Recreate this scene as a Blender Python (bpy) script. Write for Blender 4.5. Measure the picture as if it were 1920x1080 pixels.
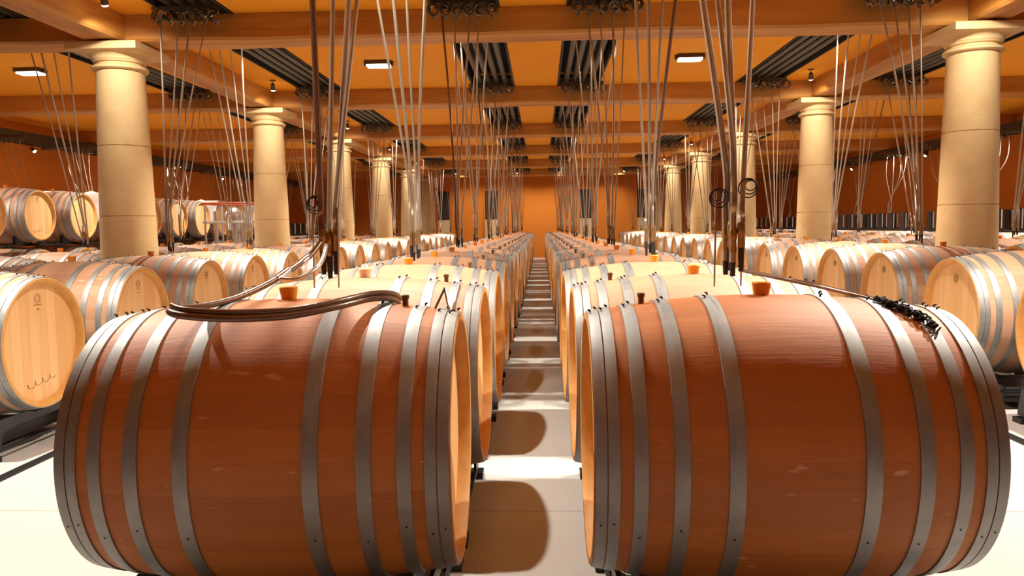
import bpy, bmesh, math, random
from mathutils import Vector, Matrix, Euler
random.seed(7)
PI = math.pi
S = bpy.context.scene
COL = S.collection
for o in list(bpy.data.objects): bpy.data.objects.remove(o)

# ---------------------------------------------------------------- camera, world, exposure
CH = 1.13                                  # camera height
cam_d = bpy.data.cameras.new('camera'); cam = bpy.data.objects.new('camera', cam_d); COL.objects.link(cam)
cam_d.sensor_width = 36; cam_d.lens = 1440.67 / 1920 * 36; cam_d.clip_start = .05; cam_d.clip_end = 200
cam.matrix_world = Matrix.Translation((0, 0, CH)) @ Matrix.Rotation(.0385, 4, 'Z') @ Matrix.Rotation(PI/2 - .0801, 4, 'X') @ Matrix.Rotation(-.0131, 4, 'Z')
S.camera = cam
S.view_settings.view_transform = 'Standard'; S.view_settings.look = 'None'
S.view_settings.gamma = 1; S.view_settings.use_curve_mapping = False
S.view_settings.exposure = -0.5
w = bpy.data.worlds.new('world'); S.world = w; w.use_nodes = True
w.node_tree.nodes['Background'].inputs[0].default_value = (.05, .03, .015, 1)
w.node_tree.nodes['Background'].inputs[1].default_value = 1.0
SPOT_W = 520.0; SPOT_C = (1.0, .92, .80)
FLOOD_W = 20.0; FLOOD_C = (1.0, .86, .70)
try:
    S.cycles.max_bounces = 8; S.cycles.diffuse_bounces = 6; S.cycles.glossy_bounces = 4
    S.cycles.sample_clamp_indirect = 6; S.cycles.use_denoising = True
    S.cycles.caustics_reflective = False; S.cycles.caustics_refractive = False
except Exception: pass

# ---------------------------------------------------------------- materials
def new_mat(name):
    m = bpy.data.materials.new(name); m.use_nodes = True
    return m, m.node_tree, m.node_tree.nodes['Principled BSDF']
def N(t, kind, **kw):
    n = t.nodes.new(kind)
    for k, v in kw.items(): setattr(n, k, v)
    return n
def math_n(t, op, a, b=None):
    n = N(t, 'ShaderNodeMath', operation=op)
    for i, v in enumerate((a, b)):
        if v is None: continue
        if isinstance(v, (int, float)): n.inputs[i].default_value = v
        else: t.links.new(v, n.inputs[i])
    return n.outputs[0]
def mixc(t, fac, a, b, mode='MIX'):
    n = N(t, 'ShaderNodeMix', data_type='RGBA', blend_type=mode)
    if isinstance(fac, (int, float)): n.inputs[0].default_value = fac
    else: t.links.new(fac, n.inputs[0])
    for i, v in ((6, a), (7, b)):
        if isinstance(v, tuple): n.inputs[i].default_value = (*v[:3], 1)
        else: t.links.new(v, n.inputs[i])
    return n.outputs[2]
def noise(t, vec, scale, detail=4, rough=.5):
    n = N(t, 'ShaderNodeTexNoise'); n.inputs['Scale'].default_value = scale
    n.inputs['Detail'].default_value = detail; n.inputs['Roughness'].default_value = rough
    t.links.new(vec, n.inputs['Vector']); return n.outputs['Fac']
def mapping(t, vec, sc=(1, 1, 1)):
    n = N(t, 'ShaderNodeMapping'); n.inputs['Scale'].default_value = sc
    t.links.new(vec, n.inputs['Vector']); return n.outputs[0]
def ramp(t, fac, lo, hi):
    n = N(t, 'ShaderNodeMapRange'); n.inputs[1].default_value = lo; n.inputs[2].default_value = hi
    t.links.new(fac, n.inputs[0]); return n.outputs[0]
def bump(t, b, h, strength, dist=.01):
    n = N(t, 'ShaderNodeBump'); n.inputs['Strength'].default_value = strength; n.inputs['Distance'].default_value = dist
    t.links.new(h, n.inputs['Height']); t.links.new(n.outputs[0], b.inputs['Normal'])
def simple(name, col, rough=.5, metal=0, var=.12, scale=8):
    m, t, b = new_mat(name)
    oc = N(t, 'ShaderNodeTexCoord').outputs['Object']
    f = noise(t, oc, scale, 3)
    c = mixc(t, f, tuple(x * (1 - var) for x in col), tuple(min(1, x * (1 + var)) for x in col))
    t.links.new(c, b.inputs['Base Color'])
    b.inputs['Roughness'].default_value = rough; b.inputs['Metallic'].default_value = metal
    return m
def emit(name, col, strength):
    m, t, b = new_mat(name)
    b.inputs['Base Color'].default_value = (1, 1, 1, 1)
    b.inputs['Emission Color'].default_value = (*col, 1); b.inputs['Emission Strength'].default_value = strength
    return m

def stave_mat(name='oak_staves', lo=(.46, .255, .15), hi=(.56, .34, .22), dk=(.42, .19, .07)):
    m, t, b = new_mat(name)
    oc = N(t, 'ShaderNodeTexCoord').outputs['Object']
    sp = N(t, 'ShaderNodeSeparateXYZ'); t.links.new(oc, sp.inputs[0])
    ang = math_n(t, 'ARCTAN2', sp.outputs[1], sp.outputs[2])
    u = math_n(t, 'MULTIPLY', ang, 30 / (2 * PI))
    idx = math_n(t, 'FLOOR', u); fr = math_n(t, 'FRACT', u)
    rnd = N(t, 'ShaderNodeObjectInfo').outputs['Random']
    wn = N(t, 'ShaderNodeTexWhiteNoise', noise_dimensions='2D')
    cb = N(t, 'ShaderNodeCombineXYZ'); t.links.new(idx, cb.inputs[0]); t.links.new(rnd, cb.inputs[1]); t.links.new(cb.outputs[0], wn.inputs['Vector'])
    base = mixc(t, wn.outputs['Value'], lo, hi)
    v2 = N(t, 'ShaderNodeVectorMath', operation='ADD'); t.links.new(oc, v2.inputs[0])
    cb2 = N(t, 'ShaderNodeCombineXYZ'); t.links.new(math_n(t, 'MULTIPLY', rnd, 37.0), cb2.inputs[0]); t.links.new(cb2.outputs[0], v2.inputs[1])
    g = noise(t, mapping(t, v2.outputs[0], (6, 110, 110)), 1.0, 5, .65)
    c = mixc(t, ramp(t, g, .3, .75), base, mixc(t, .28, base, dk))
    g2 = noise(t, mapping(t, v2.outputs[0], (1.2, 5, 5)), 1.0, 3)
    c = mixc(t, ramp(t, g2, .45, .8), c, mixc(t, .35, c, dk))
    sc = noise(t, mapping(t, v2.outputs[0], (9, 40, 40)), 1.0, 2)        # pale scuffs
    c = mixc(t, math_n(t, 'MULTIPLY', ramp(t, sc, .70, .76), .45), c, (.85, .62, .45))
    seam = math_n(t, 'MULTIPLY', math_n(t, 'LESS_THAN', math_n(t, 'ABSOLUTE', math_n(t, 'SUBTRACT', fr, .5)), .488), 1.0)
    c = mixc(t, seam, mixc(t, .22, c, (.2, .07, .02)), c)
    t.links.new(c, b.inputs['Base Color']); b.inputs['Roughness'].default_value = .58
    bump(t, b, g, .2, .003)
    return m
def head_mat():
    m, t, b = new_mat('oak_head_boards')
    oc = N(t, 'ShaderNodeTexCoord').outputs['Object']
    sp = N(t, 'ShaderNodeSeparateXYZ'); t.links.new(oc, sp.inputs[0])
    rnd = N(t, 'ShaderNodeObjectInfo').outputs['Random']
    u = math_n(t, 'MULTIPLY', sp.outputs[1], 14.0)
    idx = math_n(t, 'FLOOR', u); fr = math_n(t, 'FRACT', u)
    wn = N(t, 'ShaderNodeTexWhiteNoise', noise_dimensions='2D')
    cb = N(t, 'ShaderNodeCombineXYZ'); t.links.new(idx, cb.inputs[0]); t.links.new(rnd, cb.inputs[1]); t.links.new(cb.outputs[0], wn.inputs['Vector'])
    base = mixc(t, wn.outputs['Value'], (.70, .40, .16), (.83, .54, .27))
    g = noise(t, mapping(t, oc, (1, 45, 2.5)), 1.0, 4, .55)
    c = mixc(t, ramp(t, g, .35, .75), base, mixc(t, .45, base, (.62, .30, .08)))
    seam = math_n(t, 'LESS_THAN', math_n(t, 'ABSOLUTE', math_n(t, 'SUBTRACT', fr, .5)), .485)
    c = mixc(t, seam, mixc(t, .4, c, (.35, .16, .05)), c)
    t.links.new(c, b.inputs['Base Color']); b.inputs['Roughness'].default_value = .55
    return m
def hoop_mat():
    m, t, b = new_mat('galvanised_steel')
    oc = N(t, 'ShaderNodeTexCoord').outputs['Object']
    f = noise(t, mapping(t, oc, (90, 6, 6)), 1.0, 4)
    f2 = noise(t, oc, 22, 3)
    c = mixc(t, f, (.27, .275, .27), (.38, .385, .375)); c = mixc(t, ramp(t, f2, .4, .75), c, mixc(t, .4, c, (.46, .465, .46)))
    t.links.new(c, b.inputs['Base Color']); b.inputs['Metallic'].default_value = .78
    t.links.new(ramp(t, f, -1.2, 1.9), b.inputs['Roughness'])
    bump(t, b, f, .08, .002)
    return m
def beam_mat():
    m, t, b = new_mat('oiled_oak_beam')
    oc = N(t, 'ShaderNodeTexCoord').outputs['Object']
    g = noise(t, mapping(t, oc, (1.0, 14, 14)), 1.0, 6, .6)
    g2 = noise(t, mapping(t, oc, (.35, 2.2, 2.2)), 1.0, 4)
    c = mixc(t, ramp(t, g, .3, .7), (.56, .25, .045), (.34, .12, .015))
    c = mixc(t, ramp(t, g2, .45, .7), c, mixc(t, .5, c, (.78, .42, .10)))
    t.links.new(c, b.inputs['Base Color']); b.inputs['Roughness'].default_value = .55
    bump(t, b, g, .25, .01)
    return m
def stone_mat():
    m, t, b = new_mat('cream_limestone')
    oc = N(t, 'ShaderNodeTexCoord').outputs['Object']
    g = noise(t, mapping(t, oc, (1, 1, 5)), 12.0, 6, .65); g2 = noise(t, oc, 3.0, 4)
    c = mixc(t, g, (.58, .40, .185), (.70, .51, .26)); c = mixc(t, ramp(t, g2, .5, .8), c, (.54, .36, .16))
    t.links.new(c, b.inputs['Base Color']); b.inputs['Roughness'].default_value = .8
    bump(t, b, g, .25, .006)
    return m
def floor_mat():
    m, t, b = new_mat('pale_concrete')
    oc = N(t, 'ShaderNodeTexCoord').outputs['Object']
    sp = N(t, 'ShaderNodeSeparateXYZ'); t.links.new(oc, sp.inputs[0])
    g = noise(t, oc, 1.6, 6, .6); g2 = noise(t, oc, 30, 3)
    c = mixc(t, g, (.50, .48, .455), (.61, .59, .56)); c = mixc(t, math_n(t, 'MULTIPLY', g2, .15), c, (.5, .47, .42))
    fr = math_n(t, 'FRACT', math_n(t, 'MULTIPLY', math_n(t, 'ADD', sp.outputs[1], 60 - 3.14), 1 / 1.93))
    j = math_n(t, 'LESS_THAN', fr, .005)
    c = mixc(t, j, c, (.34, .32, .30))
    t.links.new(c, b.inputs['Base Color']); b.inputs['Roughness'].default_value = .42
    return m
def wall_mat(name, a, bb, rough=.8):
    m, t, b = new_mat(name)
    oc = N(t, 'ShaderNodeTexCoord').outputs['Object']
    g = noise(t, oc, 1.1, 5, .6)
    t.links.new(mixc(t, g, a, bb), b.inputs['Base Color']); b.inputs['Roughness'].default_value = rough
    return m
M = dict(stave=stave_mat(), stave_shade=stave_mat('shade_toned_oak_staves', (.48, .155, .028), (.60, .215, .048), (.24, .07, .013)), head=head_mat(), hoop=hoop_mat(), beam=beam_mat(), stone=stone_mat(), floor=floor_mat(),  # foreground staves: same oak as the rest, with shade put into the colour
    wall=wall_mat('russet_plaster', (.56, .165, .008), (.64, .20, .012)),
    ceil=wall_mat('orange_ceiling', (.84, .34, .004), (.90, .37, .006)),
    chime=simple('toasted_chime_oak', (.60, .31, .085), .6, 0, .2, 30),
    black=simple('black_steel', (.022, .022, .024), .38, .4),
    recess=simple('black_recess', (.012, .012, .014), .7),
    conduit=simple('ribbed_dark_conduit', (.045, .038, .022), .4, .2, .3, 20),
    tube=simple('stainless_tube', (.46, .40, .32), .34, .6, .2, 3),
    dtube=simple('brown_hose', (.20, .12, .08), .25, .4, .3, 3),
    bracket=simple('tarnished_fitting', (.16, .12, .08), .35, .7, .4, 20),
    bronze=simple('bronze_coupling', (.38, .25, .12), .35, .7, .3, 30),
    chrome=simple('chrome', (.8, .78, .74), .15, 1),
    rubber=simple('black_rubber', (.022, .016, .013), .72),
    bung=simple('amber_silicone', (.85, .33, .03), .35, 0, .1),
    bung2=simple('pale_silicone', (.92, .66, .42), .4, 0, .08),
    cork=simple('dark_wood_peg', (.20, .09, .03), .7, 0, .3, 60),
    plug=simple('olive_plug', (.30, .20, .05), .6, 0, .3, 40),
    ink=simple('brown_ink', (.30, .14, .04), .8),
    dark=simple('dark_void', (.02, .008, .006), .6),
    panel=simple('beige_panel', (.62, .45, .26), .6),
    white=simple('white_plastic', (.85, .83, .80), .45, 0, .04),
    steel=simple('brushed_steel', (.65, .64, .62), .3, .85),
    red=simple('red_paint', (.65, .10, .03), .4),
    fixture=simple('dark_fixture', (.10, .06, .03), .45, .4),
    lens=emit('lamp_lens', (1, .93, .80), 60), flood=emit('flood_diffuser', (1, .93, .82), 6))

# ---------------------------------------------------------------- mesh helpers
def me_obj(name, bm, mat, parent=None, smooth=False, loc=None):
    me = bpy.data.meshes.new(name); bm.normal_update(); bm.to_mesh(me); bm.free()
    for x in (mat if isinstance(mat, (list, tuple)) else [mat]): me.materials.append(x)
    if smooth:
        me.shade_smooth()
        try: me.set_sharp_from_angle(angle=math.radians(38))
        except Exception: pass
    o = bpy.data.objects.new(name, me); COL.objects.link(o)
    if parent is not None: o.parent = parent
    if loc is not None: o.location = loc
    return o
def tag(o, label, cat, group=None, kind=None):
    o['label'] = label; o['category'] = cat
    if group: o['group'] = group
    if kind: o['kind'] = kind
    return o
def struct(o): o['kind'] = 'structure'; return o
def thing(name, label, cat, loc=(0, 0, 0), rz=0, group=None):
    o = bpy.data.objects.new(name, None); COL.objects.link(o); o.empty_display_size = .05
    o.location = loc; o.rotation_euler = (0, 0, rz)
    return tag(o, label, cat, group)
def kids(o, _m={}):
    return [c for c in ALLK.get(o.name, [])]
ALLK = {}
def index_children(root):
    for c in bpy.data.objects:
        if c.parent is not None:
            L = ALLK.setdefault(c.parent.name, [])
            if c not in L: L.append(c)
def copy_tree(o, parent=None):
    c = o.copy(); COL.objects.link(c)
    if parent is not None:
        c.parent = parent; c.matrix_parent_inverse = o.matrix_parent_inverse
    for ch in ALLK.get(o.name, []): copy_tree(ch, c)
    return c
def box(bm, x0, x1, y0, y1, z0, z1, mi=0):
    vs = [bm.verts.new(p) for p in ((x0,y0,z0),(x1,y0,z0),(x1,y1,z0),(x0,y1,z0),(x0,y0,z1),(x1,y0,z1),(x1,y1,z1),(x0,y1,z1))]
    for f in ((0,3,2,1),(4,5,6,7),(0,1,5,4),(1,2,6,5),(2,3,7,6),(3,0,4,7)):
        fc = bm.faces.new([vs[i] for i in f]); fc.material_index = mi
def lathe(bm, prof, axis='z', seg=48, closed=False, c=(0, 0, 0), mi=0):
    """prof: (r, h) list revolved about an axis"""
    rings = []
    for r, h in prof:
        ring = []
        for i in range(seg):
            a = 2 * PI * i / seg; u, v = r * math.sin(a), r * math.cos(a)
            p = (u, v, h) if axis == 'z' else (h, u, v) if axis == 'x' else (v, h, u)
            ring.append(bm.verts.new((p[0] + c[0], p[1] + c[1], p[2] + c[2])))
        rings.append(ring)
    n = len(rings)
    for k in range(n if closed else n - 1):
        A, B = rings[k], rings[(k + 1) % n]
        for i in range(seg):
            j = (i + 1) % seg
            f = bm.faces.new((A[i], A[j], B[j], B[i])); f.material_index = mi
    return rings
def cap(bm, ring, mi=0):
    f = bm.faces.new(ring); f.material_index = mi
def tube(bm, pts, r, seg=8, mi=0, closed=False):
    P = [Vector(p) for p in pts]; n = len(P); rings = []; up = None
    for i in range(n):
        if closed: d = (P[(i + 1) % n] - P[i - 1])
        else: d = P[min(i + 1, n - 1)] - P[max(i - 1, 0)]
        d.normalize()
        if up is None:
            up = Vector((0, 0, 1)) if abs(d.z) < .9 else Vector((1, 0, 0))
        s = d.cross(up).normalized(); up = s.cross(d).normalized()
        rr = r[i] if isinstance(r, (list, tuple)) else r
        rings.append([bm.verts.new(P[i] + s * (rr * math.cos(2*PI*k/seg)) + up * (rr * math.sin(2*PI*k/seg))) for k in range(seg)])
    for k in range(n if closed else n - 1):
        A, B = rings[k], rings[(k + 1) % n]
        for i in range(seg):
            f = bm.faces.new((A[i], A[(i+1)%seg], B[(i+1)%seg], B[i])); f.material_index = mi
    if not closed:
        bm.faces.new(rings[0][::-1]).material_index = mi; bm.faces.new(rings[-1]).material_index = mi
def spline(pts, n=8):
    P = [Vector(p) for p in pts]; out = []
    for i in range(len(P) - 1):
        a, b, c, d = P[max(i-1, 0)], P[i], P[i+1], P[min(i+2, len(P)-1)]
        for k in range(n):
            t = k / n
            out.append(.5 * ((2*b) + (c-a)*t + (2*a-5*b+4*c-d)*t*t + (3*b-a-3*c+d)*t**3))
    out.append(P[-1]); return out
def torus(bm, c, R, r, nrm=(0, 0, 1), seg=14, mseg=6, mi=0, arc=2*PI, rot=0):
    q = Vector((0, 0, 1)).rotation_difference(Vector(nrm)); full = abs(arc - 2*PI) < 1e-4
    k = seg if full else seg + 1
    pts = [Vector(c) + q @ Vector((R*math.cos(rot + arc*i/seg), R*math.sin(rot + arc*i/seg), 0)) for i in range(k)]
    tube(bm, pts, r, mseg, mi, closed=full)
ORD = ['', 'first','second','third','fourth','fifth','sixth','seventh','eighth','ninth','tenth','eleventh','twelfth','thirteenth','fourteenth','fifteenth','sixteenth','seventeenth','eighteenth','nineteenth','twentieth','twenty-first','twenty-second','twenty-third','twenty-fourth','twenty-fifth','twenty-sixth','twenty-seventh']

# ---------------------------------------------------------------- room shell
XL, XR, Y0, Y1, HC = -9.1, 8.7, -4.6, 27.5, 3.055
COLX = (-3.865, 3.835); COLY = [7.093 + 3.862 * k for k in range(6)]
BEAMY = [-.631, 3.231] + COLY
SLOTX = [-4.86, -3.0, -.63, .53, 2.96, 4.76]; SW = .29
bm = bmesh.new(); box(bm, XL - .2, XR + .2, Y0 - .2, Y1 + .2, -.2, 0); struct(me_obj('floor', bm, M['floor']))
bm = bmesh.new()
edges = [XL - .2]
for x in SLOTX: edges += [x - SW, x + SW]
edges.append(XR + .2)
for i in range(0, len(edges), 2): box(bm, edges[i], edges[i+1], Y0 - .2, Y1 + .2, HC, HC + .3)
for i in range(1, len(edges) - 1, 2): box(bm, edges[i], edges[i+1], Y0 - .2, Y1 + .2, HC + .22, HC + .3)
struct(me_obj('ceiling', bm, M['ceil']))
for nm, b in (('wall_left', (XL-.2, XL, Y0-.2, Y1+.2)), ('wall_right', (XR, XR+.2, Y0-.2, Y1+.2)), ('wall_back', (XL, XR, Y1, Y1+.2)), ('wall_front', (XL, XR, Y0-.2, Y0))):
    bm = bmesh.new(); box(bm, *b, 0, HC); struct(me_obj(nm, bm, M['wall']))

# doors in the far wall: dark glazed upper opening above a pale lower panel
for i, (px, wd) in enumerate(((-1.75, .46), (1.62, .46), (-3.45, .42), (3.62, .42))):
    d = bpy.data.objects.new('door_%d' % (i + 1), None); COL.objects.link(d); d.location = (px, Y1, 0); struct(d)
    bm = bmesh.new(); box(bm, -wd/2-.05, -wd/2, -.05, 0, 0, 2.45); box(bm, wd/2, wd/2+.05, -.05, 0, 0, 2.45); box(bm, -wd/2, wd/2, -.05, 0, 2.4, 2.45)
    me_obj('door_frame', bm, M['wall'], d)
    bm = bmesh.new(); box(bm, -wd/2, wd/2, -.03, 0, 1.38, 2.4); me_obj('glass', bm, M['dark'], d)
    bm = bmesh.new(); box(bm, -wd/2, wd/2, -.035, 0, 0, 1.38); me_obj('panel', bm, M['panel'], d)

# ---------------------------------------------------------------- beams
BZ0, BZ1 = 2.810, HC
def beam(name, length, width, h, seed, label, loc, rz=0, cut=None):
    rnd = random.Random(seed); bm = bmesh.new(); n = max(8, int(length * 4)); rings = []
    ph = [rnd.uniform(0, 6.3) for _ in range(8)]
    for i in range(n + 1):
        x = -length/2 + length * i / n
        w1 = .014*math.sin(x*1.3+ph[0]) + .008*math.sin(x*3.7+ph[1]); w2 = .014*math.sin(x*1.1+ph[2]) + .008*math.sin(x*4.1+ph[3])
        b1 = .012*math.sin(x*1.5+ph[4]) + .007*math.sin(x*4.9+ph[5]); b2 = .012*math.sin(x*1.2+ph[6]) + .006*math.sin(x*3.9+ph[7])
        y0, y1, c = -width/2 + w1, width/2 + w2, .022
        zb = .008 + abs(b1) * .6; zc = .008 + abs(b2) * .6
        rings.append([bm.verts.new(p) for p in ((x, y0+c, zb), (x, y0, zb+c), (x, y0+.004, h), (x, y1-.004, h), (x, y1, zc+c), (x, y1-c, zc))])
    for a, b in zip(rings, rings[1:]):
        for k in range(6): bm.faces.new((a[k], a[(k+1)%6], b[(k+1)%6], b[k]))
    bm.faces.new(rings[0][::-1]); bm.faces.new(rings[-1])
    o = me_obj(name, bm, M['beam'], smooth=True); o.location = loc; o.rotation_euler = (0, 0, rz)
    return tag(o, label, 'beam', 'oak ceiling beams')
for k, y in enumerate(BEAMY):
    if k == 0: continue
    if k == 1: lab = 'oak cross beam over the front row of barrels, nearest of all'
    else: lab = 'rough oak cross beam resting on the %s pair of columns from the front' % ORD[k - 1]
    beam('cross_beam', XR - XL - .02, .36, BZ1 - BZ0 - .003, 10 + k, lab, ((XL + XR) / 2, y, BZ0))
for side, x in (('left', COLX[0]), ('right', COLX[1])):
    for k in range(1, len(BEAMY)):
        y0 = BEAMY[k] + .2; y1 = (BEAMY[k + 1] if k + 1 < len(BEAMY) else Y1 + .19) - .2
        if y1 - y0 < .3: continue
        if k == 1: lab = 'oak lengthwise beam running toward the camera from the nearest %s column' % side
        elif k + 1 < len(BEAMY): lab = 'oak lengthwise beam between the %s and %s columns on the %s' % (ORD[k-1], ORD[k], side)
        else: lab = 'short oak lengthwise beam from last %s column to far wall' % side
        beam('lengthwise_beam', y1 - y0, .30, BZ1 - BZ0 - .003, 50 + k + (side == 'left') * 20, lab, (x, (y0 + y1) / 2, BZ0), PI / 2)

# ---------------------------------------------------------------- columns
def make_column():
    r = thing('stone_column', 'x', 'column', (0, 0, 0), 0, 'limestone columns in two rows')
    bm = bmesh.new(); prof = [(.0, 0), (.262, 0), (.262, .10), (.2615, .13)]
    def rad(z): return .262 - .055 * (z / 2.6) ** 1.25
    z = .13; cuts = [.63, 1.27, 1.91]
    zs = sorted([.13 + i * .11 for i in range(23)] + [c for c in cuts])
    for z in zs:
        if z > 2.585: break
        if z in cuts: prof += [(rad(z), z - .004), (rad(z) - .006, z - .002), (rad(z) - .006, z + .002), (rad(z), z + .004)]
        else: prof.append((rad(z), z))
    prof.append((rad(2.59), 2.59))
    lathe(bm, prof, 'z', 48); me_obj('shaft', bm, M['stone'], r, True)
    bm = bmesh.new(); lathe(bm, [(.20, 2.59), (.228, 2.592), (.243, 2.605), (.243, 2.62), (.228, 2.632), (.205, 2.636)], 'z', 48)
    me_obj('neck_ring', bm, M['stone'], r, True)
    bm = bmesh.new()
    pr = [(.205, 2.63), (.205, 2.655), (.222, 2.662), (.226, 2.675), (.236, 2.685)]
    for i in range(9):
        a = i / 8 * PI / 2; pr.append((.236 + .082 * (1 - math.cos(a)), 2.685 + .052 * math.sin(a)))
    lathe(bm, pr, 'z', 48); me_obj('echinus', bm, M['stone'], r, True)
    bm = bmesh.new(); rs = []
    for hw, z in ((.28, 2.732), (.315, 2.740), (.32, 2.746), (.32, 2.802), (.312, 2.808)):
        rs.append([bm.verts.new((sx * hw, sy * hw, z)) for sx, sy in ((-1,-1),(1,-1),(1,1),(-1,1))])
    for a, b in zip(rs, rs[1:]):
        for k in range(4): bm.faces.new((a[k], a[(k+1)%4], b[(k+1)%4], b[k]))
    bm.faces.new(rs[0][::-1]); bm.faces.new(rs[-1]); me_obj('abacus', bm, M['stone'], r)
    return r
colp = make_column(); index_children(colp); first = True
for side, x in (('left', COLX[0]), ('right', COLX[1])):
    for k, y in enumerate(COLY):
        c = colp if first else copy_tree(colp); first = False
        c.location = (x, y, 0); c.rotation_euler = (0, 0, (k % 4) * PI / 2)
        c['label'] = 'cream limestone column with square capital, %s from the front on the %s side' % (['nearest', 'second', 'third', 'fourth', 'fifth', 'farthest'][k], side)

# ---------------------------------------------------------------- ceiling service channels
SN = ['outside the left columns', 'above second barrel row left', 'left of the centre aisle', 'right of the centre aisle', 'above second barrel row right', 'outside the right columns']
def make_channel(L):
    r = thing('ceiling_service_channel', 'x', 'service channel', (0, 0, 0), 0, 'black service channels in the ceiling')
    bm = bmesh.new(); e = SW - .004
    box(bm, -e, -e + .02, -L/2, L/2, -.012, .21); box(bm, e - .02, e, -L/2, L/2, -.012, .21); box(bm, -e, e, -L/2, L/2, .18, .212)
    me_obj('housing', bm, M['recess'], r)
    for k in range(4):
        bm = bmesh.new(); n = int(L / .05); x = -.165 + k * .11
        lathe(bm, [(.034 + (.006 if i % 2 else 0), -L/2 + .02 + (L - .04) * i / n) for i in range(n + 1)], 'y', 10, c=(x, 0, .035))
        me_obj('ribbed_conduit', bm, M['conduit'], r, True)
    return r
chp = make_channel(3.862 - .38); index_children(chp); first = True
for s, x in enumerate(SLOTX):
    for k in range(1, len(BEAMY) - 1):
        c = chp if first else copy_tree(chp); first = False
        c.location = (x, (BEAMY[k] + BEAMY[k+1]) / 2, HC)
        c['label'] = 'black ceiling channel of ribbed pipes %s, %s bay from the front' % (SN[s], ORD[k])

# ---------------------------------------------------------------- barrels
BL, RB, RH = .475, .388, .342
AX = .548                                    # axis height of the floor tier
def prof_r(x): return RB - (RB - RH) * (abs(x) / BL) ** 2
HOOPS = [(.152, .038), (.275, .036), (.368, .034), (.429, .028), (.459, .028)]
def body_bm(seg, n=20):
    bm = bmesh.new(); pr = [(prof_r(-BL + 2*BL*i/n), -BL + 2*BL*i/n) for i in range(n + 1)]
    lathe(bm, pr, 'x', seg)
    return bm
def rim_bm(seg, s):
    bm = bmesh.new()
    pr = [(RH, s*BL), (RH - .004, s*(BL+.002)), (RH - .018, s*(BL+.001)), (RH - .026, s*(BL-.012)), (RH - .030, s*(BL-.045))]
    if s < 0: pr = pr
    lathe(bm, pr, 'x', seg); return bm
def head_bm(seg, s):
    bm = bmesh.new(); x = s * (BL - .038)
    rings = lathe(bm, [(RH - .029, x), (RH * .5, x), (.02, x)], 'x', seg); cap(bm, rings[-1]); return bm
def hoop_into(bm, c, wd, seg, detail=True, mi=0, mi2=1):
    a, b = c - wd/2, c + wd/2
    pr = [(prof_r(a) - .001, a), (prof_r(a) + .0035, a + .0006), (prof_r(c) + .0040, c), (prof_r(b) + .0035, b - .0006), (prof_r(b) - .001, b)]
    lathe(bm, pr, 'x', seg, mi=mi)
    if detail:
        for an in (.05, -.10):               # clinched nails on the crest of the hoop
            rr = prof_r(c) + .004; x = c + (.010 if an > 0 else -.008)
            cc = Vector((x, rr * math.sin(an), rr * math.cos(an)))
            n = Vector((0, math.sin(an), math.cos(an)))
            tube(bm, [cc, cc + n * .005, cc + n * .007 + Vector((.006 * (1 if c > 0 else -1), 0, 0))], .003, 5, mi2)
        for an in (-1.98 + .05 * math.sin(c * 40),):
            rr = prof_r(c) + .003; n = Vector((0, math.sin(an), math.cos(an))); cc = Vector((c, rr * n.y, rr * n.z))
            tube(bm, [cc, cc + n * .002], .0028, 7, mi2)
def bung_bm(z):
    bm = bmesh.new(); rr = lathe(bm, [(.019, z - .006), (.021, z + .003), (.0255, z + .032), (.0235, z + .035)], 'z', 20); cap(bm, rr[-1]); return bm
def peg_bm(x, z):
    bm = bmesh.new(); rr = lathe(bm, [(.0085, z - .006), (.0085, z + .018), (.011, z + .020), (.011, z + .028), (.009, z + .030)], 'z', 12, c=(x, 0, 0)); cap(bm, rr[-1]); return bm
def make_barrel(seg, peg=None, plug=None, stamp=None, bungm='bung', detail=True, sm='stave'):
    r = thing('oak_barrel', 'x', 'barrel')
    me_obj('staves', body_bm(seg), M[sm], r, True)
    for s in (-1, 1):
        me_obj('chime_rim', rim_bm(seg, s), M['chime'], r, True)
        h = me_obj('barrel_head', head_bm(seg, s), M['head'], r)
        if plug == s:
            bm = bmesh.new(); rr = lathe(bm, [(.026, s*(BL-.040)), (.026, s*(BL-.034)), (.020, s*(BL-.031))], 'x', 20, c=(0, 0, .215)); cap(bm, rr[-1])
            me_obj('head_plug', bm, M['plug'], h, True)
        if stamp == s:
            x = s * (BL - .0365); bm = bmesh.new()
            torus(bm, (x, 0, .235), .024, .0012, (1, 0, 0), 22, 4); torus(bm, (x, 0, .235), .014, .001, (1, 0, 0), 16, 4)
            for q in range(5): box(bm, x - .001, x + .001, -.03 + q * .013, -.022 + q * .013, .198, .202)
            box(bm, x - .001, x + .001, -.008, .008, .172, .180)
            me_obj('cooper_stamp', bm, M['ink'], h)
            bm = bmesh.new(); rn = random.Random(3); pts = []
            for q in range(46):
                a = q * .55; pts.append((x, -.13 + q * .0052 + .014 * math.cos(a), -.225 + q * .0007 + (.010 + .008 * rn.random()) * math.sin(a)))
            tube(bm, pts, .0014, 4); me_obj('script_mark', bm, M['ink'], h)
    for c, wd in HOOPS:
        for s in (-1, 1):
            bm = bmesh.new(); hoop_into(bm, s * c, wd, seg, detail); me_obj('hoop', bm, [M['hoop'], M['black']], r, True)
    me_obj('bung', bung_bm(RB), M[bungm], r, True)
    if peg: me_obj('peg', peg_bm(peg, prof_r(peg)), M['cork'], r, True)
    return r
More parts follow.
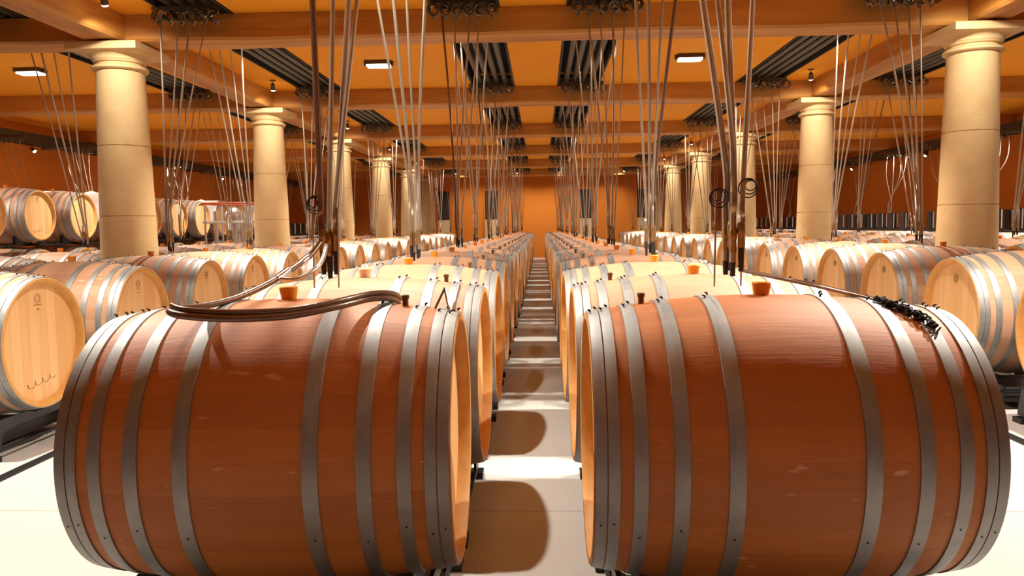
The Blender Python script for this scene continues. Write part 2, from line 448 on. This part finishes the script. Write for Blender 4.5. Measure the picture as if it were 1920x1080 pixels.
def make_far_barrel(seg, bungm='bung', peg=None, plug=None):
    bm = body_bm(seg, 12)
    for s in (-1, 1):
        b2 = rim_bm(seg, s); b2b = head_bm(seg, s)
        for bb, mi in ((b2, 1), (b2b, 2)):
            for f in bb.faces: f.material_index = mi
            me = bpy.data.meshes.new('t'); bb.to_mesh(me); bb.free(); bm.from_mesh(me); bpy.data.meshes.remove(me)
    for c, wd in HOOPS:
        for s in (-1, 1): hoop_into(bm, s * c, wd, seg, False, 3, 3)
    rr = lathe(bm, [(.021, RB - .004), (.0255, RB + .032)], 'z', 12, mi=4); cap(bm, rr[-1], 4)
    if peg: rr = lathe(bm, [(.009, prof_r(peg) - .004), (.011, prof_r(peg) + .028)], 'z', 8, c=(peg, 0, 0), mi=5); cap(bm, rr[-1], 5)
    if plug: rr = lathe(bm, [(.026, plug*(BL-.040)), (.024, plug*(BL-.032))], 'x', 12, c=(0, 0, .215), mi=6); cap(bm, rr[-1], 6)
    return me_obj('oak_barrel', bm, [M['stave'], M['chime'], M['head'], M['hoop'], M[bungm], M['cork'], M['plug']], None, True)

protos = dict(
    FL=make_barrel(128, peg=.325, sm='stave_shade'), FR=make_barrel(128, peg=-.325, sm='stave_shade'),
    L1=make_barrel(96, peg=.325, bungm='bung'), L1p=make_barrel(72, peg=.325, bungm='bung2'),
    R1=make_barrel(96, peg=-.325, bungm='bung'),
    L2=make_barrel(72, stamp=1), R2=make_barrel(72, plug=-1),
    Lf=make_far_barrel(40, peg=.325), Rf=make_far_barrel(40, peg=-.325),
    R2f=make_far_barrel(40, plug=-1), Gf=make_far_barrel(40))
index_children(None)
used = set()
def place(kind, loc, rz, label, group):
    p = protos[kind]
    o = p if kind not in used else copy_tree(p)
    used.add(kind); o.location = loc; o.rotation_euler = (0, 0, rz)
    return tag(o, label, 'barrel', group)

# racks under the floor tier: pressed black side plates with an oval opening, tied by crossbars
def plate_bm(x):
    bm = bmesh.new(); n = 48; out = []; inn = []; cz = .092
    rr = prof_r(x) + .006
    for i in range(n):
        a = 2 * PI * i / n; dy, dz = math.cos(a), math.sin(a)
        t = .6
        for _ in range(60):                   # march in to the plate outline
            y, z = dy * t, cz + dz * t
            inside = z >= 0.02 and abs(y) < .415 - .15 * max(0, z) and z <= .20 and (y*y + (z - AX)**2) > rr*rr and not (z < .035 and abs(y) < .31)
            if inside: break
            t -= .01
        out.append((dy * t, cz + dz * t))
        sy, sz = .32, .052
        k = 1 / ((abs(dy) / sy) ** 4 + (abs(dz) / sz) ** 4) ** .25
        k = min(k, t * .72); inn.append((dy * k, cz + dz * k))
    th = .012
    A = [bm.verts.new((x - th/2, y, z)) for y, z in out]; B = [bm.verts.new((x + th/2, y, z)) for y, z in out]
    C = [bm.verts.new((x - th/2, y, z)) for y, z in inn]; D = [bm.verts.new((x + th/2, y, z)) for y, z in inn]
    for i in range(n):
        j = (i + 1) % n
        bm.faces.new((A[i], A[j], B[j], B[i])); bm.faces.new((C[j], C[i], D[i], D[j]))
        bm.faces.new((A[j], A[i], C[i], C[j])); bm.faces.new((B[i], B[j], D[j], D[i]))
    return bm
def make_rack():
    r = thing('barrel_rack', 'x', 'rack')
    for s in (-1, 1):
        me_obj('side_plate', plate_bm(s * .40), M['black'], r)
        bm = bmesh.new(); tube(bm, [(-.41, s * .34, .12), (.41, s * .34, .12)], .018, 10); me_obj('crossbar', bm, M['black'], r, True)
        for q in (-1, 1):
            bm = bmesh.new(); box(bm, q*.40 - .03, q*.40 + .03, s*.37 - .04, s*.37 + .04, 0, .03); me_obj('foot', bm, M['black'], r)
    bm = bmesh.new(); box(bm, -.33, .33, -.36, .36, .05, .07); box(bm, -.33, -.32, -.36, .36, .07, .145); box(bm, .32, .33, -.36, .36, .07, .145); me_obj('black_backing', bm, M['black'], r)  # black base and inner panels that close the plate openings to view
    return r
rackp = make_rack(); index_children(None); rack_used = [False]
def place_rack(loc, label, rz=0):
    o = rackp if not rack_used[0] else copy_tree(rackp); rack_used[0] = True
    o.location = loc; o.rotation_euler = (0, 0, rz); return tag(o, label, 'rack', 'black steel racks under the barrels')

ROWS = [  # name, centre x, first y, count, near kind, far kind, rack, description
    ('left centre-aisle row', -.703, 2.106, 24, 'L1', 'Lf'),
    ('right centre-aisle row', .597, 2.106, 24, 'R1', 'Rf'),
    ('second row left of the aisle', -3.11, 3.961, 22, 'L2', 'Gf'),
    ('second row right of the aisle', 3.072, 3.947, 22, 'R2', 'R2f'),
    ('row just beyond the left columns', -4.725, 5.336, 21, 'L2', 'Gf'),
    ('row just beyond the right columns', 4.80, 5.16, 21, 'R2', 'R2f'),
    ('lower tier by the left wall', -7.375, 9.38, 17, 'L2', 'Gf'),
    ('lower tier by the right wall', 7.375, 9.38, 17, 'R2', 'R2f')]
P = 1.0235
for name, cx, y0, n, near, far in ROWS:
    for i in range(n):
        y = y0 + i * P
        if cx in (-.703, .597) and i > 0: y = 2.003 + i * P
        if y > 26.9: break
        kind = near if (y < 13.5 and abs(cx) < 6) else far
        if kind == 'L1' and i in (1, 5, 8): kind = 'L1p'
        if i == 0 and cx in (-.703, .597): kind = 'FL' if cx < 0 else 'FR'
        rz = random.uniform(-.012, .012)
        if i == 0 and cx == -.703: rz = .020
        if i == 0 and cx == .597: rz = -.006
        dx = 0 if i == 0 else random.uniform(-.006, .006)
        if i == 0 and cx == -.703: lab = 'large foreground oak barrel at left with a looped brown hose on top'
        elif i == 0 and cx == .597: lab = 'large foreground oak barrel at right with a black chain on top'
        elif i == 0 and cx == -3.11: lab = 'oak barrel cut by the left picture edge, head boards showing faded script'
        else: lab = 'pale oak barrel, %s from the front in %s' % (ORD[i + 1], name)
        place(kind, (cx + dx, y, AX), rz, lab, 'oak barrels in the ' + name)
        if y < 27: place_rack((cx + dx, y, 0), 'black rack under the %s barrel of the %s' % (ORD[i + 1], name))

# upper tier at the left wall on low black cradles
def make_cradle():
    r = thing('barrel_cradle', 'x', 'rack')
    for s in (-1, 1):
        bm = bmesh.new(); box(bm, s*.30 - .02, s*.30 + .02, -.50, .50, 0, .03); me_obj('rail', bm, M['black'], r)
        for q in (-1, 1):
            bm = bmesh.new(); vs = []
            for xx in (s*.30 - .02, s*.30 + .02):
                vs.append([bm.verts.new((xx, q * yy, zz)) for yy, zz in ((.10, .028), (.32, .028), (.32, .145), (.26, .10), (.18, .055))])
            for k in range(5): bm.faces.new((vs[0][k], vs[0][(k+1)%5], vs[1][(k+1)%5], vs[1][k]))
            bm.faces.new(vs[0][::-1]); bm.faces.new(vs[1]); me_obj('chock', bm, M['black'], r)
    bm = bmesh.new(); box(bm, -.44, .44, -.02, .02, 0.001, .03); me_obj('crossbar', bm, M['black'], r)
    return r
crp = make_cradle(); index_children(None)
UZ = AX + RB + .006
for i in range(11):
    y = 9.38 + i * P
    place('L2' if i < 5 else 'Gf', (-7.375, y, UZ + .036 + RB), 0, 'oak barrel raised on the upper tier by the left wall, %s from the front' % ORD[i + 1], 'upper tier barrels by the left wall')
    c = crp if i == 0 else copy_tree(crp)
    c.location = (-7.375, y, UZ); tag(c, 'low black cradle under the %s upper barrel by the left wall' % ORD[i + 1], 'rack', 'black cradles under the upper tier')
# empty black racks standing on the lower tier by the right wall
def make_empty_rack():
    r = thing('empty_barrel_rack', 'x', 'rack')
    for s in (-1, 1):
        bm = bmesh.new(); box(bm, s*.38 - .02, s*.38 + .02, -.50, .50, 0, .045); me_obj('rail', bm, M['black'], r)
    for y in (-.40, .12):
        for s in (-1, 1):
            bm = bmesh.new(); box(bm, s*.38 - .03, s*.38 + .03, y - .06, y + .10, .045, .36); me_obj('upright', bm, M['black'], r)
            bm = bmesh.new(); tube(bm, [(s*.38, y - .07, .06), (s*.38, y - .07, .35)], .012, 8); me_obj('roller', bm, M['steel'], r, True)
    for y in (-.40, .14):
        bm = bmesh.new(); box(bm, -.36, .36, y - .02, y + .02, .001, .04); me_obj('crossbar', bm, M['black'], r)
    return r
erp = make_empty_rack(); index_children(None)
for i in range(17):
    y = 9.38 + i * P
    if y > 26.6: break
    c = erp if i == 0 else copy_tree(erp)
    c.location = (7.375, y, UZ); tag(c, 'empty black rack with uprights by the right wall, %s from the front' % ORD[i + 1], 'rack', 'empty racks on the right lower tier')
for i in range(5):
    c = copy_tree(erp); c.location = (-7.375, 9.38 + (11 + i) * P, UZ)
    tag(c, 'empty black rack with uprights, %s beyond the upper barrels by left wall' % ORD[i + 1], 'rack', 'empty racks at the left wall')

# ---------------------------------------------------------------- hanging pipe clusters
def make_cluster(seed, thick=1.0, coils=0, n=4, dark=0):
    """bottom at the origin (z = barrel-top level); mount overhead at z = top, shifted in y"""
    rn = random.Random(seed); TOP = HC - .94 - .05; ty = .45
    r = thing('hanging_pipe_cluster', 'x', 'pipes')
    bm = bmesh.new(); hw = .25
    box(bm, -hw - .03, hw + .03, ty - .015, ty + .015, TOP + .02, TOP + .05)
    for k in range(n + 2):
        x = -hw + 2 * hw * k / (n + 1)
        tube(bm, [(x, ty, TOP + .05), (x, ty, TOP + .01)], .012, 8)
        tube(bm, [(x - .03, ty, TOP - .02), (x + .02, ty + .03, TOP - .10), (x + .045, ty, TOP - .07)], .011, 6)
        torus(bm, (x + .02, ty - .05, TOP - .05), .045, .009, (rn.uniform(-1, 1), 1, rn.uniform(-.5, .5)), 14, 6, arc=PI * 1.7, rot=rn.uniform(0, 3))
        torus(bm, (x + .01, ty - .02, TOP - .03), .042, .011, (rn.uniform(-.6, .6), 1, rn.uniform(-.3, .3)), 12, 6, arc=PI * 1.5, rot=rn.uniform(0, 3))
        torus(bm, (x - .015, ty + .03, TOP + .0), .028, .008, (1, rn.uniform(-.5, .5), .2), 10, 6, arc=PI * 1.6, rot=rn.uniform(0, 6))
    me_obj('ceiling_bracket', bm, M['bracket'], r, True)
    bm = bmesh.new()
    for k in range(3):
        x = rn.uniform(-hw, hw); tube(bm, [(x, ty - .03, TOP - .02), (x + .05, ty - .05, TOP - .055)], .010, 8)
    me_obj('valve', bm, M['chrome'], r, True)
    zc = rn.uniform(.18, .42)
    for k in range(n):
        x = -hw + 2 * hw * (k + .5) / n + rn.uniform(-.03, .03); bx = -.022 + .044 * k / max(1, n-1) + rn.uniform(-.008, .008); by = rn.uniform(-.015, .015)
        z1 = zc + rn.uniform(-.06, .22); zend = rn.uniform(.055, .09)
        sx = bx + (x - bx) * .04
        mid = Vector((x, ty, TOP)).lerp(Vector((sx, by + .01, z1)), .5) + Vector((rn.uniform(-.012, .012), 0, 0))
        pts = [(x, ty, TOP), mid, (sx, by + .01, z1), (bx * 1.2, by, z1 * .5 + zend * .5), (bx, by, zend)]
        bm = bmesh.new(); tube(bm, spline(pts, 7), .0085 * thick if (k % 2 == 0) else .0065 * thick, 8)
        tb = me_obj('hanging_tube', bm, M['dtube'] if k < dark else M['tube'], r, True)
        bm = bmesh.new(); tube(bm, [(bx, by, zend + .035), (bx, by, zend + .0), (bx, by, zend - .045)], [.0075*thick, .0075*thick, .006*thick], 10)
        me_obj('nozzle', bm, M['rubber'], tb, True)
        bm = bmesh.new(); tube(bm, [(bx, by, zend + .11), (bx, by, zend + .10), (bx, by, zend + .075), (bx, by, zend + .07), (bx, by, zend + .04), (bx, by, zend + .03)], [.008*thick, .010*thick, .010*thick, .0085*thick, .0095*thick, .0085*thick], 10)
        me_obj('coupling', bm, M['bronze'], tb, True)
    for c in range(coils):
        bm = bmesh.new(); s = -1 if c == 0 else 1
        for q in range(3): torus(bm, (s * (.045 + .004*q), -.01, .27 + .03*c + .004*q), .030 - .007*q, .0022, (.15*q, 1, .1), 20, 6)
        me_obj('hose_coil', bm, M['rubber'], r, True)
    if coils:
        for bx in (-.055, .028):
            bm = bmesh.new(); tube(bm, [(bx, -.012, .26), (bx - .003, -.01, -.008)], .003, 6); me_obj('thin_rod', bm, M['steel'], r, True)
    return r
clp = [make_cluster(100 + i, 1.0, 0, 4, 1 if i == 2 else 0) for i in range(5)]
front_l = make_cluster(201, 1.3, 1, 4, 1); front_r = make_cluster(207, 1.3, 2, 4, 0)
index_children(None)
CZ = .94
tag(front_l, 'nearest hanging cluster of brown and steel tubes above left foreground barrel', 'pipes', 'hanging pipe clusters'); front_l.location = (-.705, 2.56, CZ)
tag(front_r, 'nearest hanging cluster of steel tubes with coiled rings above right foreground barrel', 'pipes', 'hanging pipe clusters'); front_r.location = (.605, 2.46, CZ)
CN = ['beyond the left columns', 'over the second row left', 'over the left centre-aisle row', 'over the right centre-aisle row', 'over the second row right', 'beyond the right columns']
CX = [-4.80, -3.03, -.66, .56, 3.0, 4.80]
usedc = set(); rn = random.Random(5)
for s, x in enumerate(CX):
    cnt = 1
    for k in range(1, len(BEAMY) - 1):
        for e in (0, 1):
            ty = BEAMY[k] + .42 if e == 0 else BEAMY[k+1] - .42
            by = ty + (.45 if e == 0 else -.45)
            g = round((by - 3.54) / P) * P + 3.54            # the gap between two barrels
            if s in (0, 5) and by < 7: continue
            cnt += 1
            ip = rn.randrange(5); p = clp[ip]
            c = p if ip not in usedc else copy_tree(p); usedc.add(ip)
            c.location = (x + rn.uniform(-.03, .03), by, CZ); c.rotation_euler = (0, 0, PI if e == 0 else 0)
            tag(c, 'cluster of hanging steel tubes %s, %s from the front' % (CN[s], ORD[cnt]), 'pipes', 'hanging pipe clusters')
# wall side: long dark service rail with bracket clusters below it
for side, x, hx in (('left', -8.66, -7.35), ('right', 8.22, 7.35)):
    r = thing('overhead_service_rail', 'long dark service rail high along the %s wall' % side, 'rail', (x, 0, 0), 0, 'dark rails along the side walls')
    bm = bmesh.new(); box(bm, -.10, .10, 3.6, Y1 - .1, 2.74, 2.805); box(bm, -.10, -.08, 3.6, Y1-.1, 2.62, 2.74); box(bm, .08, .10, 3.6, Y1-.1, 2.62, 2.74); me_obj('rail_channel', bm, M['conduit'], r)
    for q in range(3):
        bm = bmesh.new(); tube(bm, [(-.05 + .05*q, 3.6, 2.68), (-.05 + .05*q, Y1 - .1, 2.68)], .018, 8); me_obj('rail_pipe', bm, M['conduit'], r, True)
    for k in range(12):
        y = 6.0 + k * 1.8
        # short wall cluster: bracket arm from the rail with tubes hanging straight
        t = thing('rail_pipe_cluster', '%s cluster of thin hanging tubes on the %s wall rail' % (ORD[k + 1], side), 'pipes', (x, y, 0), 0, 'pipe clusters on the wall rails')
        s = 1 if side == 'left' else -1
        bm = bmesh.new(); box(bm, min(0, s*.95), max(0, s*.95), -.02, .02, 2.56, 2.60)
        for q in range(6):
            torus(bm, (s * (.42 + q*.09), 0, 2.52), .035, .010, (rn.uniform(-.5, .5), 1, .2), 10, 6, arc=PI*1.6, rot=rn.uniform(0, 6))
        me_obj('bracket_arm', bm, M['bracket'], t, True)
        if k % 2 == 0 or True:
            m = rn.uniform(.5, .9)
            for q in range(4):
                xx = s * (.45 + q * .13); pts = [(xx, 0, 2.52), (xx * .8 + s * m * .2, rn.uniform(-.1, .1), 2.1), (s * m + q * .02, rn.uniform(-.1, .1), 1.55), (s * m + q * .02, .1, 1.3)]
                bm = bmesh.new(); tube(bm, spline(pts, 6), .007, 6); me_obj('hanging_tube', bm, M['tube'], t, True)

# ---------------------------------------------------------------- lamps
def spot_light(parent, aim, power, size=math.radians(118)):
    L = bpy.data.lights.new('spot_beam', 'SPOT'); L.energy = power; L.color = SPOT_C; L.spot_size = size; L.spot_blend = .8; L.shadow_soft_size = .03
    o = bpy.data.objects.new('spot_beam', L); COL.objects.link(o); o.parent = parent
    o.location = Vector((0, 0, -.115)) + Vector(aim).normalized() * .05
    o.rotation_euler = Vector(aim).to_track_quat('-Z', 'Y').to_euler(); return o
def make_spot(loc, aim, label, power=SPOT_W, lit=True):
    r = thing('spotlight', label, 'spotlight', loc, 0, 'small ceiling spotlights')
    bm = bmesh.new(); box(bm, -.03, .03, -.03, .03, -.012, 0); tube(bm, [(0, 0, -.01), (0, 0, -.06)], .006, 8); me_obj('mount', bm, M['fixture'], r)
    a = Vector(aim).normalized(); c = Vector((0, 0, -.09))
    bm = bmesh.new(); tube(bm, [c - a*.05, c - a*.045, c + a*.03, c + a*.035], [.018, .024, .030, .030], 16); me_obj('lamp_housing', bm, M['fixture'], r, True)
    bm = bmesh.new(); tube(bm, [c + a*.035, c + a*.045, c + a*.052], [.027, .024, .014], 16); me_obj('lens', bm, M['lens'] if lit else M['black'], r)
    if lit: spot_light(r, aim, power)
    return r
SP = [(-2.85, 'left of the second row'), (-.78, 'left of the centre aisle'), (.66, 'right of the centre aisle'), (2.80, 'right of the second row')]
for k, y in enumerate(BEAMY):
    for q, (x, nm) in enumerate(SP):
        yy = y + (-.45 if k == 7 else .32 if k == 1 else .42)
        if k == 1 and q == 2: x = 1.75
        if k == 0 and q in (0, 3): continue
        wh = 'behind the viewpoint' if k == 0 else 'over the foreground barrels' if k == 1 else 'beside the %s cross beam' % ORD[k]
        make_spot((x, yy, HC - .013), (0 if q in (1, 2) else .35 if x < 0 else -.35, .5 if k == 7 else -.1, -1), 'small round spotlight %s, %s' % (nm, wh), SPOT_W * (.05 if k == 0 else .28 if k == 7 else (.95 if k == 1 else .07) if q in (1, 2) else 1.5))
for k in (2, 3, 4, 5, 6):
    for x, ax, nm in ((-3.45, -.25, 'left'), (3.42, .25, 'right')):
        make_spot((x, BEAMY[k] - .95, HC), (ax, .75, -1.0), 'spotlight in front of %s cross beam, tilted toward the %s column' % (ORD[k], nm), SPOT_W * .20)
for k in (2, 3, 4, 5):
    for x, nm in ((-6.0, 'left'), (6.0, 'right')):
        make_spot((x, COLY[k-2] - .24 + .5, HC), (0, 0, -1), 'small spotlight in the %s side bay, %s cross beam' % (nm, ORD[k]), SPOT_W)
for k in range(5):
    for x, nm in ((-8.59, 'left'), (8.15, 'right')):
        make_spot((x, 9.0 + 3.86 * k, 2.62), (.9 if x < 0 else -.9, 0, -1), 'small bright spotlight below the %s wall rail, %s from the front' % (nm, ORD[k+1]), SPOT_W * .85)
def make_flood(loc, label):
    r = thing('flood_lamp', label, 'ceiling lamp', loc, 0, 'rectangular flood lamps')
    bm = bmesh.new(); box(bm, -.15, .15, -.09, .09, -.045, 0); box(bm, -.17, -.15, -.02, .02, -.05, -.0); box(bm, .15, .17, -.02, .02, -.05, 0); me_obj('lamp_housing', bm, M['fixture'], r)
    bm = bmesh.new(); box(bm, -.13, .13, -.075, .075, -.065, -.045); me_obj('diffuser', bm, M['flood'], r)
    L = bpy.data.lights.new('flood_beam', 'AREA'); L.shape = 'RECTANGLE'; L.size = .26; L.size_y = .15; L.energy = FLOOD_W; L.color = FLOOD_C
    o = bpy.data.objects.new('flood_beam', L); COL.objects.link(o); o.parent = r; o.location = (0, 0, -.07)
for k in (2,):
    y = (BEAMY[k] + BEAMY[k+1]) / 2
    for x, nm in ((-1.86, 'left of the aisle'), (1.72, 'right of the aisle'), (-6.0, 'in the left side bay'), (6.0, 'in the right side bay')):
        make_flood((x, y, HC), 'rectangular flood lamp on the ceiling %s' % nm)

# ---------------------------------------------------------------- things on the foreground barrels
hose = thing('looped_hose', 'brown flattened hose looped over the left foreground barrel', 'hose', (-.70, 2.0, .93))
O = Vector((-.70, 2.0, .93))
def hp(px, py, D):
    ya, pi_, ro, f = .0385, .0801, -.0131, 1440.67
    # invert the pixel at world depth y = D
    dx, dy = px - 960, py - 540
    x = dx*math.cos(-ro) - dy*math.sin(-ro); y = dx*math.sin(-ro) + dy*math.cos(-ro)
    v = Vector((x / f, 1, -y / f))
    v = Matrix.Rotation(-pi_, 3, 'X') @ v; v = Matrix.Rotation(ya, 3, 'Z') @ v
    v *= D / v.y
    return Vector((v.x, v.y, v.z + CH))
main = [hp(600, 455, 2.50), hp(575, 485, 2.42), hp(520, 522, 2.26), hp(450, 556, 2.10), hp(380, 574, 1.96), hp(335, 578, 1.87), hp(318, 584, 1.81), hp(345, 592, 1.77), hp(430, 597, 1.76), hp(540, 592, 1.80), hp(630, 575, 1.90), hp(695, 560, 2.03), hp(735, 560, 2.13), hp(748, 570, 2.20)]
bm = bmesh.new(); tube(bm, [p - O for p in spline(main, 8)], .0095, 12); me_obj('hose_tube', bm, M['dtube'], hose, True)
bm = bmesh.new(); m2 = [p + Vector((.004, .006, .014)) for p in main[6:]]; tube(bm, [p - O for p in spline(m2, 8)], .007, 10); me_obj('hose_tube', bm, M['dtube'], hose, True)
bm = bmesh.new(); br = [hp(522, 522, 2.26), hp(560, 522, 2.28), hp(600, 495, 2.36), hp(612, 460, 2.50)]; tube(bm, [p - O for p in spline(br, 8)], .007, 10); me_obj('branch_tube', bm, M['steel'], hose, True)
for p0, p1 in ((hp(575, 485, 2.42), hp(560, 497, 2.38)), (hp(540, 508, 2.31), hp(518, 524, 2.255))):
    bm = bmesh.new(); tube(bm, [p0 - O, p1 - O], .0125, 10); me_obj('clamp', bm, M['chrome'], hose, True)

rod = thing('steel_rod', 'thin brown metal rod lying across the right foreground barrel', 'rod', (.9, 2.0, .93)); O = Vector((.9, 2.0, .93))
bm = bmesh.new(); tube(bm, [hp(1388, 506, 2.62) - O, hp(1530, 535, 2.27) - O, hp(1672, 569, 2.02) - O], .0068, 10); me_obj('rod_bar', bm, M['dtube'], rod, True)
bm = bmesh.new(); tube(bm, [hp(1655, 565, 2.045) - O, hp(1678, 571, 2.01) - O], .0095, 10); me_obj('end_cap', bm, M['rubber'], rod, True)
bm = bmesh.new(); rc = random.Random(11); C0 = Vector((.93, 1.95, .9))
for i in range(64):
    t = i / 63; X = .885 + .085 * t + rc.uniform(-.010, .010); Y = 2.045 - .115 * t + rc.uniform(-.016, .016)
    rr = prof_r(X - .597) + .008 + rc.uniform(0, .008); dy = Y - 2.106; Z = AX + math.sqrt(rr*rr - dy*dy)
    torus(bm, Vector((X, Y, Z)) - C0, .0075, .0021, (rc.uniform(-1, 1), rc.uniform(-1, 1), rc.uniform(.2, 1)), 12, 6)
ch = me_obj('chain', bm, M['rubber'], None, True); ch.location = C0; tag(ch, 'heap of small black chain links on the right foreground barrel', 'chain')

st = thing('steel_bracket', 'small steel bracket standing on inner end of left foreground barrel', 'bracket', (-.27, 2.12, .90)); O = Vector((-.27, 2.12, .90))
for a, b, rr, mt in (((816, 578, 2.12), (834, 540, 2.16), .0035, 'dtube'), ((834, 540, 2.16), (842, 580, 2.13), .004, 'steel'), ((850, 583, 2.12), (862, 536, 2.2), .006, 'steel')):
    bm = bmesh.new(); tube(bm, [hp(*a) - O, hp(*b) - O], rr, 8); me_obj('bracket_leg', bm, M[mt], st, True)

# ---------------------------------------------------------------- floor drains, tanks, trolley
for side, x in (('left', -2.50), ('right', 2.44)):
    bm = bmesh.new(); box(bm, -.03, .03, -4.4, Y1 - .3, 0.0005, .006)
    o = me_obj('floor_drain', bm, M['black']); o.location = (x, 0, 0); tag(o, 'narrow black drain strip along the %s floor aisle' % side, 'drain')
for i, (k, nm) in enumerate(((3, 'hidden partly by the nearest left column'), (7, 'beside the steel trolley'))):
    y = 9.38 + k * P; bm = bmesh.new(); g = []
    for u in range(13):
        x = -.465 + .93 * u / 12; row = []
        for q in range(29):
            a = math.radians(-104 + 208 * q / 28); rr = RB + (.042 if abs(a) < .09 and abs(x) < .05 else .014) + .004 * math.sin(u * 1.7) * math.sin(q * 2.1) + (.012 * abs(math.sin(q * 1.3 + u)) if abs(a) > 1.5 else 0)
            row.append(bm.verts.new((x, rr * math.sin(a), rr * math.cos(a))))
        g.append(row)
    for u in range(12):
        for q in range(28): bm.faces.new((g[u][q], g[u+1][q], g[u+1][q+1], g[u][q+1]))
    o = me_obj('white_sheet', bm, M['white'], None, True); o.location = (-7.375, y, UZ + .036 + RB)
    md = o.modifiers.new('thickness', 'SOLIDIFY'); md.thickness = .004; md.offset = 1
    tag(o, 'white sheet draped over an upper left barrel, ' + nm, 'sheet', 'white sheets on the upper barrels')
r = thing('steel_trolley', 'tall steel washing trolley with red top frame between left rows', 'trolley', (-6.05, 15.0, 0))
for sx in (-1, 1):
    for sy in (-1, 1):
        bm = bmesh.new(); tube(bm, [(sx*.40, sy*.40, .08), (sx*.40, sy*.40, 1.62)], .022, 10); me_obj('post', bm, M['steel'], r, True)
        bm = bmesh.new(); rr = lathe(bm, [(.01, -.02), (.05, -.02), (.05, .02), (.01, .02)], 'x', 14, c=(sx*.40, sy*.40, .05)); me_obj('wheel', bm, M['rubber'], r, True)
for nm, z, mt in (('top_frame', 1.64, 'red'), ('middle_rail', 1.28, 'steel'), ('lower_rail', .35, 'steel')):
    bm = bmesh.new(); a = .42
    for p, q in (((-a,-a),(a,-a)), ((a,-a),(a,a)), ((a,a),(-a,a)), ((-a,a),(-a,-a))): tube(bm, [(*p, z), (*q, z)], .022, 8)
    me_obj(nm, bm, M[mt], r, True)
bm = bmesh.new(); rr = lathe(bm, [(.02, .38), (.16, .46), (.16, 1.45), (.10, 1.54), (.04, 1.57)], 'z', 24); cap(bm, rr[-1]); me_obj('steel_cylinder', bm, M['steel'], r, True)
for x in (-.28, .27):
    bm = bmesh.new(); tube(bm, [(x, -.2, .36), (x, -.2, 1.5)], .045, 12); me_obj('spray_pipe', bm, M['steel'], r, True)

# leftovers: prototypes never placed
for k, p in protos.items():
    if k not in used:
        for c in ALLK.get(p.name, []): bpy.data.objects.remove(c)
        bpy.data.objects.remove(p)
